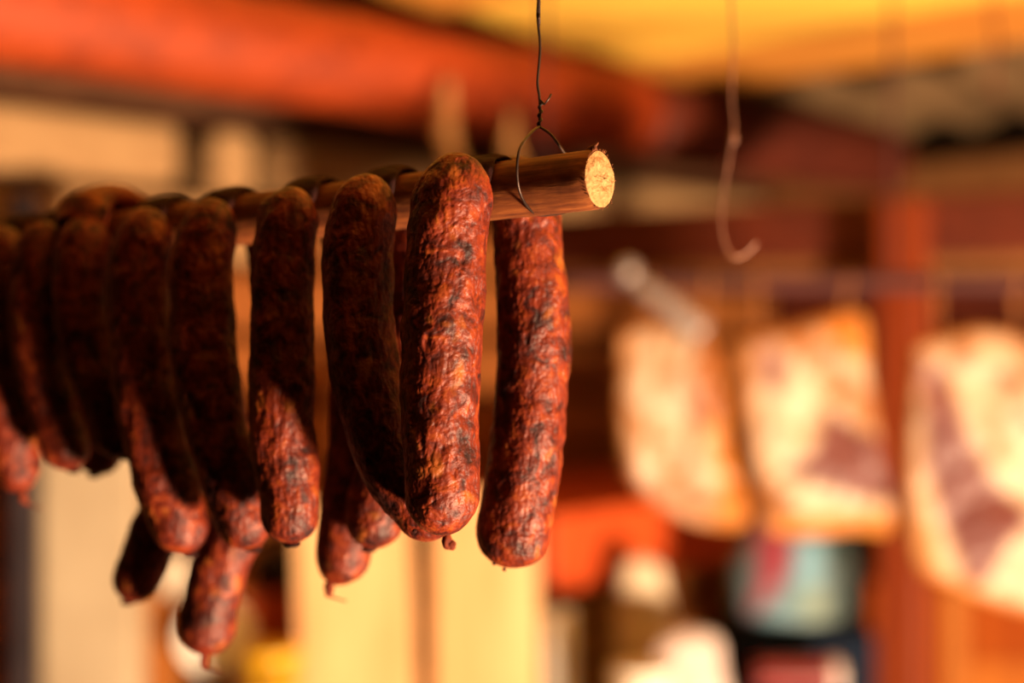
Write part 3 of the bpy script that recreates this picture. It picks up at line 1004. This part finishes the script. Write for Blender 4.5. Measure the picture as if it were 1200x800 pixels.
tag(cl, 'small pale cloth lying over the orange board top', 'cloth')
# red crate with slats
cr = empty('red_crate', P(324, 800, 2.42))
c0 = P(324, 690, 2.45)
hz_ = (c0.z - TZ1) / 2
box('bottom_board', (c0.x, c0.y + .03, TZ1 + 0.006), 0.053, 0.05, 0.006, M_CRATE, cr)
for i in range(5):
    zz = TZ1 + hz_ * 2 * (i + 0.5) / 5
    for sy in (-1, 1):
        box('slat', (c0.x, c0.y + 0.03 + sy * 0.052, zz), 0.058, 0.006, hz_ / 5 - 0.003, M_CRATE, cr, bevel=0.002)
    for sx in (-1, 1):
        box('slat', (c0.x + sx * 0.052, c0.y + 0.03, zz), 0.006, 0.045, hz_ / 5 - 0.003, M_CRATE, cr, bevel=0.002)
tag(cr, 'small red slatted crate under the added black pot, left of the pale planks', 'crate')
bp = empty('dark_gap_pot', (c0.x, c0.y + 0.03, c0.z))  # pot put in to stand for the shadowed gap above the crate
lathe('pot', (c0.x, c0.y + 0.03, c0.z - 0.003), [(0.0, 0.0), (0.040, 0.0), (0.047, 0.006), (0.050, 0.055), (0.053, 0.058), (0.049, 0.060), (0.0, 0.060)], M_BLACK, bp, 40)
lathe('lid', (c0.x, c0.y + 0.03, c0.z + 0.056), [(0.0, 0.0), (0.051, 0.0), (0.048, 0.006), (0.02, 0.014), (0.0, 0.016)], M_BLACK, bp, 40)
lathe('lid_knob', (c0.x, c0.y + 0.03, c0.z + 0.070), [(0.004, 0.0), (0.004, 0.006), (0.009, 0.010), (0.007, 0.015), (0.0, 0.016)], M_BLACK, bp, 20)
tag(bp, 'black pot shape added on the red crate for a shadowed gap', 'pot')
yt = empty('yellow_tub', P(318, 800, 2.25))
c1 = P(316, 757, 2.25)
lathe('tub', (c1.x, c1.y, TZ1), [(0.0, 0.0), (0.040, 0.0), (0.046, c1.z - TZ1 - 0.014), (0.0, c1.z - TZ1 - 0.014)], M_YELLOW, yt, 40)
lathe('lid', (c1.x, c1.y, c1.z - 0.018), [(0.0, 0.0), (0.050, 0.0), (0.051, 0.012), (0.046, 0.017), (0.0, 0.018)], M_YELLOW, yt, 40)
blob('dark_hole', (c1.x + 0.014, c1.y - 0.045, c1.z - 0.042), 0.010, M_BLACK, yt, 2, (1.6, 0.5, 1))
tag(yt, 'yellow plastic tub in front of the red crate', 'tub')

# pale planks leaning on the wall
for (xa, xb, tilt, top, Yb, lab) in ((371, 510, 0.035, 590, 2.28, 'pale yellow plank leaning below the third and second sausage pairs'),
                                    (513, 640, 0.01, 578, 2.30, 'pale yellow plank leaning below the front sausage pair')):
    zt = P(0, top, Yb).z
    w = (xb - xa) / FPX * Yb / 2
    x_ = P((xa + xb) / 2, 0, Yb).x
    azv = Vector((-tilt, 0.05, 1)).normalized()
    axv = Vector((1, 0, tilt)).normalized()
    o = box('plank', Vector((x_, Yb, zt / 2)) + azv * 0 + Vector((tilt * (zt / 2 - (zt - 0.15)), 0, 0)), w - 0.002, 0.012, zt / 2, M_PALE, None, axv, azv.cross(axv), azv, bevel=0.003)
    o.name = 'leaning_plank'
    tag(o, lab, 'plank', None)

# ------------------------------------------------------------------ right side, under the bacon
sh = empty('red_shelf', uv(2.02, 2.2, CZ - 0.42))
box('front_board', uv(1.75, 2.235, CZ - 0.378), 0.40, 0.012, 0.070, M_SHELF, sh, DV, DU)
box('shelf_board', uv(2.035, 2.235, CZ - 0.319), 0.40, 0.272, 0.011, M_SHELF, sh, DV, DU)
for vv in (1.95, 2.5):
    box('bracket', uv(2.035, vv, CZ - 0.39), 0.012, 0.270, 0.06, M_DARKW, sh, DV, DU)
tag(sh, 'red painted wall shelf with a deep front board, behind the right sausage', 'shelf')

TZ2 = CZ - 1.02
table('work_table', (0.335, 2.585), 0.285, 0.345, TZ2, M_DARKW, 'dark table below the frame edge carrying the sacks and the plastic bag')


def sack(name, pxc, top, hw, Y, mat, label, cat, lean=0.0, neck=0.55, deep=0.7):
    zt = P(0, top, Y).z
    h = zt - TZ2
    w = hw / FPX * Y
    x = P(pxc, 0, Y).x
    rows_, m = 40, 48
    tt = np.linspace(0, 1, rows_)
    pf = np.interp(tt, [0, .03, .12, .45, .75, .9, .97, 1.0], [0.3, .9, 1.0, 1.0, .9, neck + .1, neck, neck * .25])
    an = np.arange(m) / m * 2 * np.pi
    X = x + lean * h * tt[:, None] + w * pf[:, None] * np.cos(an)[None]
    Yy = Y + w * deep * pf[:, None] * np.sin(an)[None]
    Z = TZ2 + h * tt[:, None] + 0 * X
    pos = np.stack([X, Yy, Z], -1).reshape(-1, 3)
    pos[:, 0] += 0.012 * fbm(pos + pxc, 12, 3)
    pos[:, 1] += 0.012 * fbm(pos + pxc + 7, 12, 3)
    pos[:, 2] += 0.006 * fbm(pos + pxc + 3, 16, 2) * np.repeat(np.clip(tt * 4, 0, 1), m)
    idx = np.arange(rows_ * m).reshape(rows_, m)
    f = np.stack([idx[:-1], np.roll(idx[:-1], -1, 1), np.roll(idx[1:], -1, 1), idx[1:]], -1).reshape(-1, 4).tolist()
    f += [idx[0][::-1].tolist(), idx[-1].tolist()]
    me = bpy.data.meshes.new(name)
    me.from_pydata(pos.tolist(), [], f)
    o = link_mesh(name, me, mat)
    tag(o, label, cat)
    return o


s1 = sack('cream_sack', 760, 652, 38, 2.565, M_SACK, 'tall cream sack in the middle of the dark table', 'sack', -0.02, 0.6)
s2 = sack('pinkish_sack', 806, 735, 54, 2.42, M_PINKSACK, 'squat pinkish white sack in front of the tall cream sack', 'sack', 0.0, 0.7)
# roll of white paper
pr_ = empty('paper_roll', P(662, 800, 2.46))
x_ = P(660, 0, 2.46).x
tube('paper', [(x_ + 0.012, 2.46, TZ2 + 0.001), (x_ + 0.0, 2.465, TZ2 + 0.13), (x_ - 0.012, 2.47, P(0, 716, 2.46).z)], 0.030, M_WHITE, pr_, 28)
tube('core', [(x_ - 0.010, 2.4658, P(0, 724, 2.46).z), (x_ - 0.012, 2.47, P(0, 716, 2.46).z), (x_ - 0.0125, 2.4705, P(0, 712, 2.46).z)], 0.012, M_WICKER, pr_, 16)
tag(pr_, 'roll of white paper standing right of the pale planks', 'paper roll')
# wicker basket
wb = empty('wicker_basket', P(700, 800, 2.69))
x_ = P(700, 0, 2.69).x
zt = P(0, 706, 2.69).z
for i in range(9):
    f = i / 8
    rr_ = 0.050 + 0.012 * f
    pts = [Vector((x_ + rr_ * math.cos(a_), 2.69 + rr_ * 0.8 * math.sin(a_), TZ2 + 0.010 + f * (zt - TZ2 - 0.018) + 0.004 * math.sin(9 * a_ + i * math.pi))) for a_ in (2 * math.pi * k_ / 72 for k_ in range(73))]
    bm = bmesh.new()
    bm_tube(bm, pts, 0.0092 if i < 8 else 0.011, 8)
    build('woven_strand', bm, M_WICKER, wb, True)
bm = bmesh.new()
for k_ in range(18):
    a_ = 2 * math.pi * k_ / 18
    bm_tube(bm, [Vector((x_ + 0.050 * math.cos(a_), 2.69 + 0.040 * math.sin(a_), TZ2)), Vector((x_ + 0.062 * math.cos(a_), 2.69 + 0.0496 * math.sin(a_), zt))], 0.003, 6)
o = build('uprights', bm, M_WICKER, wb, True)
o['kind'] = 'stuff'
lathe('base', (x_, 2.69, TZ2), [(0, 0), (0.05, 0), (0.05, 0.008), (0, 0.008)], M_WICKER, wb, 32, squash=0.8)
tag(wb, 'tan wicker basket between the paper roll and the tall cream sack', 'basket')
wbw = empty('white_bowl', P(760, 800, 2.365))
cw2 = P(752, 783, 2.30)
lathe('bowl', (cw2.x, cw2.y, TZ2), [(0, 0), (0.030, 0), (0.032, 0.012), (0.046, (cw2.z - TZ2) * 0.7), (0.050, cw2.z - TZ2), (0.046, cw2.z - TZ2), (0.03, 0.05), (0, 0.04)], M_WHITE, wbw, 40)
lathe('rim', (cw2.x, cw2.y, cw2.z - 0.004), [(0.048, 0), (0.052, 0.001), (0.052, 0.005), (0.048, 0.006)], M_WHITE, wbw, 40)
tag(wbw, 'white bowl whose rim shows in front of the pinkish sack', 'bowl')

# dark crate with a plastic bag on it
dc = empty('blue_crate', P(935, 800, 2.55))
x_ = P(935, 0, 2.53).x
ztc = P(0, 736, 2.55).z
hz_ = (ztc - TZ2) / 2
for i in range(4):
    zz = TZ2 + hz_ * 2 * (i + 0.5) / 4
    for sy in (-1, 1):
        box('slat', (x_, 2.58 + sy * 0.10, zz), 0.125, 0.006, hz_ / 4 - 0.003, M_NAVY, dc, bevel=0.002)
    for sx in (-1, 1):
        box('slat', (x_ + sx * 0.119, 2.58, zz), 0.006, 0.093, hz_ / 4 - 0.003, M_NAVY, dc, bevel=0.002)
box('bottom_board', (x_, 2.58, TZ2 + 0.005), 0.112, 0.092, 0.005, M_NAVY, dc)
box('lid', (x_, 2.58, ztc + 0.004), 0.127, 0.108, 0.004, M_NAVY, dc)
tag(dc, 'dark blue crate under the white plastic bag', 'crate')


def bag_mat():
    m, nt, b = new_mat('printed_plastic_bag')
    at = nt.nodes.new('ShaderNodeAttribute')
    at.attribute_name = 'tone'
    nt.links.new(mix(nt, 1.0, at.outputs['Color'], (K, K, K), 'MULTIPLY'), b.inputs['Base Color'])
    b.inputs['Roughness'].default_value = 0.5
    b.inputs['Specular IOR Level'].default_value = 0.25
    nt.links.new(bump(nt, noise(nt, mapping(nt), 40, 4), 0.4, 0.004).outputs[0], b.inputs['Normal'])
    return m


rows_, m = 50, 72
tt = np.linspace(0, 1, rows_)
zb, ztp = ztc + 0.009, P(0, 610, 2.55).z
pf = np.interp(tt, [0, .04, .2, .6, .85, .96, 1.0], [.5, .92, 1.0, .97, .8, .62, .2])
an = np.arange(m) / m * 2 * np.pi
xb = P(936, 0, 2.55).x
X = xb + 0.118 * pf[:, None] * np.cos(an)[None]
Yy = 2.57 + 0.075 * pf[:, None] * np.sin(an)[None]
Z = zb + (ztp - zb) * tt[:, None] + 0 * X
pos = np.stack([X, Yy, Z], -1).reshape(-1, 3)
w_ = np.repeat(np.clip(tt * 5, 0, 1), m)
pos[:, 0] += 0.012 * fbm(pos, 18, 3) * w_
pos[:, 1] += 0.014 * fbm(pos + 7, 18, 3) * w_
idx = np.arange(rows_ * m).reshape(rows_, m)
f = np.stack([idx[:-1], np.roll(idx[:-1], -1, 1), np.roll(idx[1:], -1, 1), idx[1:]], -1).reshape(-1, 4).tolist()
f += [idx[0][::-1].tolist(), idx[-1].tolist()]
me = bpy.data.meshes.new('plastic_bag')
me.from_pydata(pos.tolist(), [], f)
ppx = 600 + pos[:, 0] / pos[:, 1] * FPX
ppy = 400 - (pos[:, 2] - CZ) / pos[:, 1] * FPX
col = np.tile(np.array([0.15, 0.27, 0.34]), (len(pos), 1))
for poly, c_, sf in (([(958, 600), (1030, 600), (1030, 740), (965, 740)], (0.035, 0.055, 0.055), 14),
                     ([(930, 600), (962, 600), (960, 690), (930, 690)], (0.17, 0.38, 0.52), 10),
                     ([(886, 618), (930, 612), (926, 668), (905, 700), (876, 724), (888, 680)], (0.34, 0.04, 0.07), 8),
                     ([(935, 690), (965, 690), (970, 725), (940, 725)], (0.18, 0.24, 0.18), 8)):
    w = inside_soft(poly, ppx, ppy, sf)[:, None]
    col = col * (1 - w) + np.array(c_) * w
ca = me.color_attributes.new('tone', 'FLOAT_COLOR', 'POINT')
ca.data.foreach_set('color', np.c_[col, np.ones(len(col))].ravel())
bag = link_mesh('plastic_bag', me, bag_mat())
lp = [P(905, 618, 2.51), P(912, 606, 2.50), P(925, 602, 2.55), P(936, 608, 2.50), P(940, 620, 2.51)]
tube('bag_handle', lp, 0.006, M_CLOTH, bag, 8)
tag(bag, 'pale blue and white plastic bag with a red print, below the middle bacon slab', 'bag')

mt_ = empty('maroon_tin', P(935, 800, 2.39))
zt = P(0, 772, 2.39).z
rt = 0.030
zc_ = zt - rt
tube('can', [P(882, 0, 2.39) * 0 + Vector((P(884, 0, 2.39).x, 2.39, zc_)), Vector((P(930, 0, 2.39).x, 2.39, zc_)), Vector((P(974, 0, 2.39).x, 2.39, zc_))], rt, M_MAROON, mt_, 32)
tube('cap', [Vector((P(972, 0, 2.39).x, 2.39, zc_)), Vector((P(978, 0, 2.39).x, 2.39, zc_)), Vector((P(984, 0, 2.39).x, 2.39, zc_))], rt * 1.02, M_PINKSACK, mt_, 32)
tag(mt_, 'maroon tin with a pinkish cap lying in front of the dark blue crate', 'tin')
bx = box('prop', (P(932, 0, 2.39).x, 2.40, (TZ2 + zc_ - rt) / 2), 0.075, 0.04, (zc_ - rt - TZ2) / 2, M_BLACK)
bx.name = 'black_box'
tag(bx, 'black box under the maroon tin', 'box')

# cabinet at the right edge
cab = empty('orange_cabinet', (P(1160, 0, 2.85).x, 2.9, 0))
cl_, crr = P(1022, 0, 2.85).x, P(1290, 0, 2.85).x
ztc = P(0, 684, 2.85).z
box('carcass', ((cl_ + crr) / 2, 2.925, ztc / 2), (crr - cl_) / 2, 0.055, ztc / 2, M_ORANGE, cab)


def face(name, xa, xb_, ya, yb, proud, mat):
    x0, x1 = P(xa, 0, 2.85).x, P(xb_, 0, 2.85).x
    z1, z0 = P(0, ya, 2.85).z, (P(0, yb, 2.85).z if yb else 0.06)
    return box(name, ((x0 + x1) / 2, 2.87 - proud / 2, (z0 + z1) / 2), (x1 - x0) / 2, proud / 2, (z1 - z0) / 2, mat, cab, bevel=0.003)


face('stile', 1058, 1086, 690, None, 0.018, M_ORANGEL)
face('stile', 1107, 1134, 690, None, 0.018, M_ORANGEL)
face('groove_strip', 1087, 1106, 690, None, 0.006, M_ORANGE)
face('door_panel', 1136, 1280, 700, 775, 0.010, M_ORANGE)
face('lower_panel', 1136, 1280, 777, None, 0.006, wood('brown_orange_panel', (0.36, 0.09, 0.014), (0.50, 0.15, 0.022), 'z', 0.9))
tag(cab, 'orange wooden cabinet with light upright stiles under the largest bacon slab', 'cabinet')
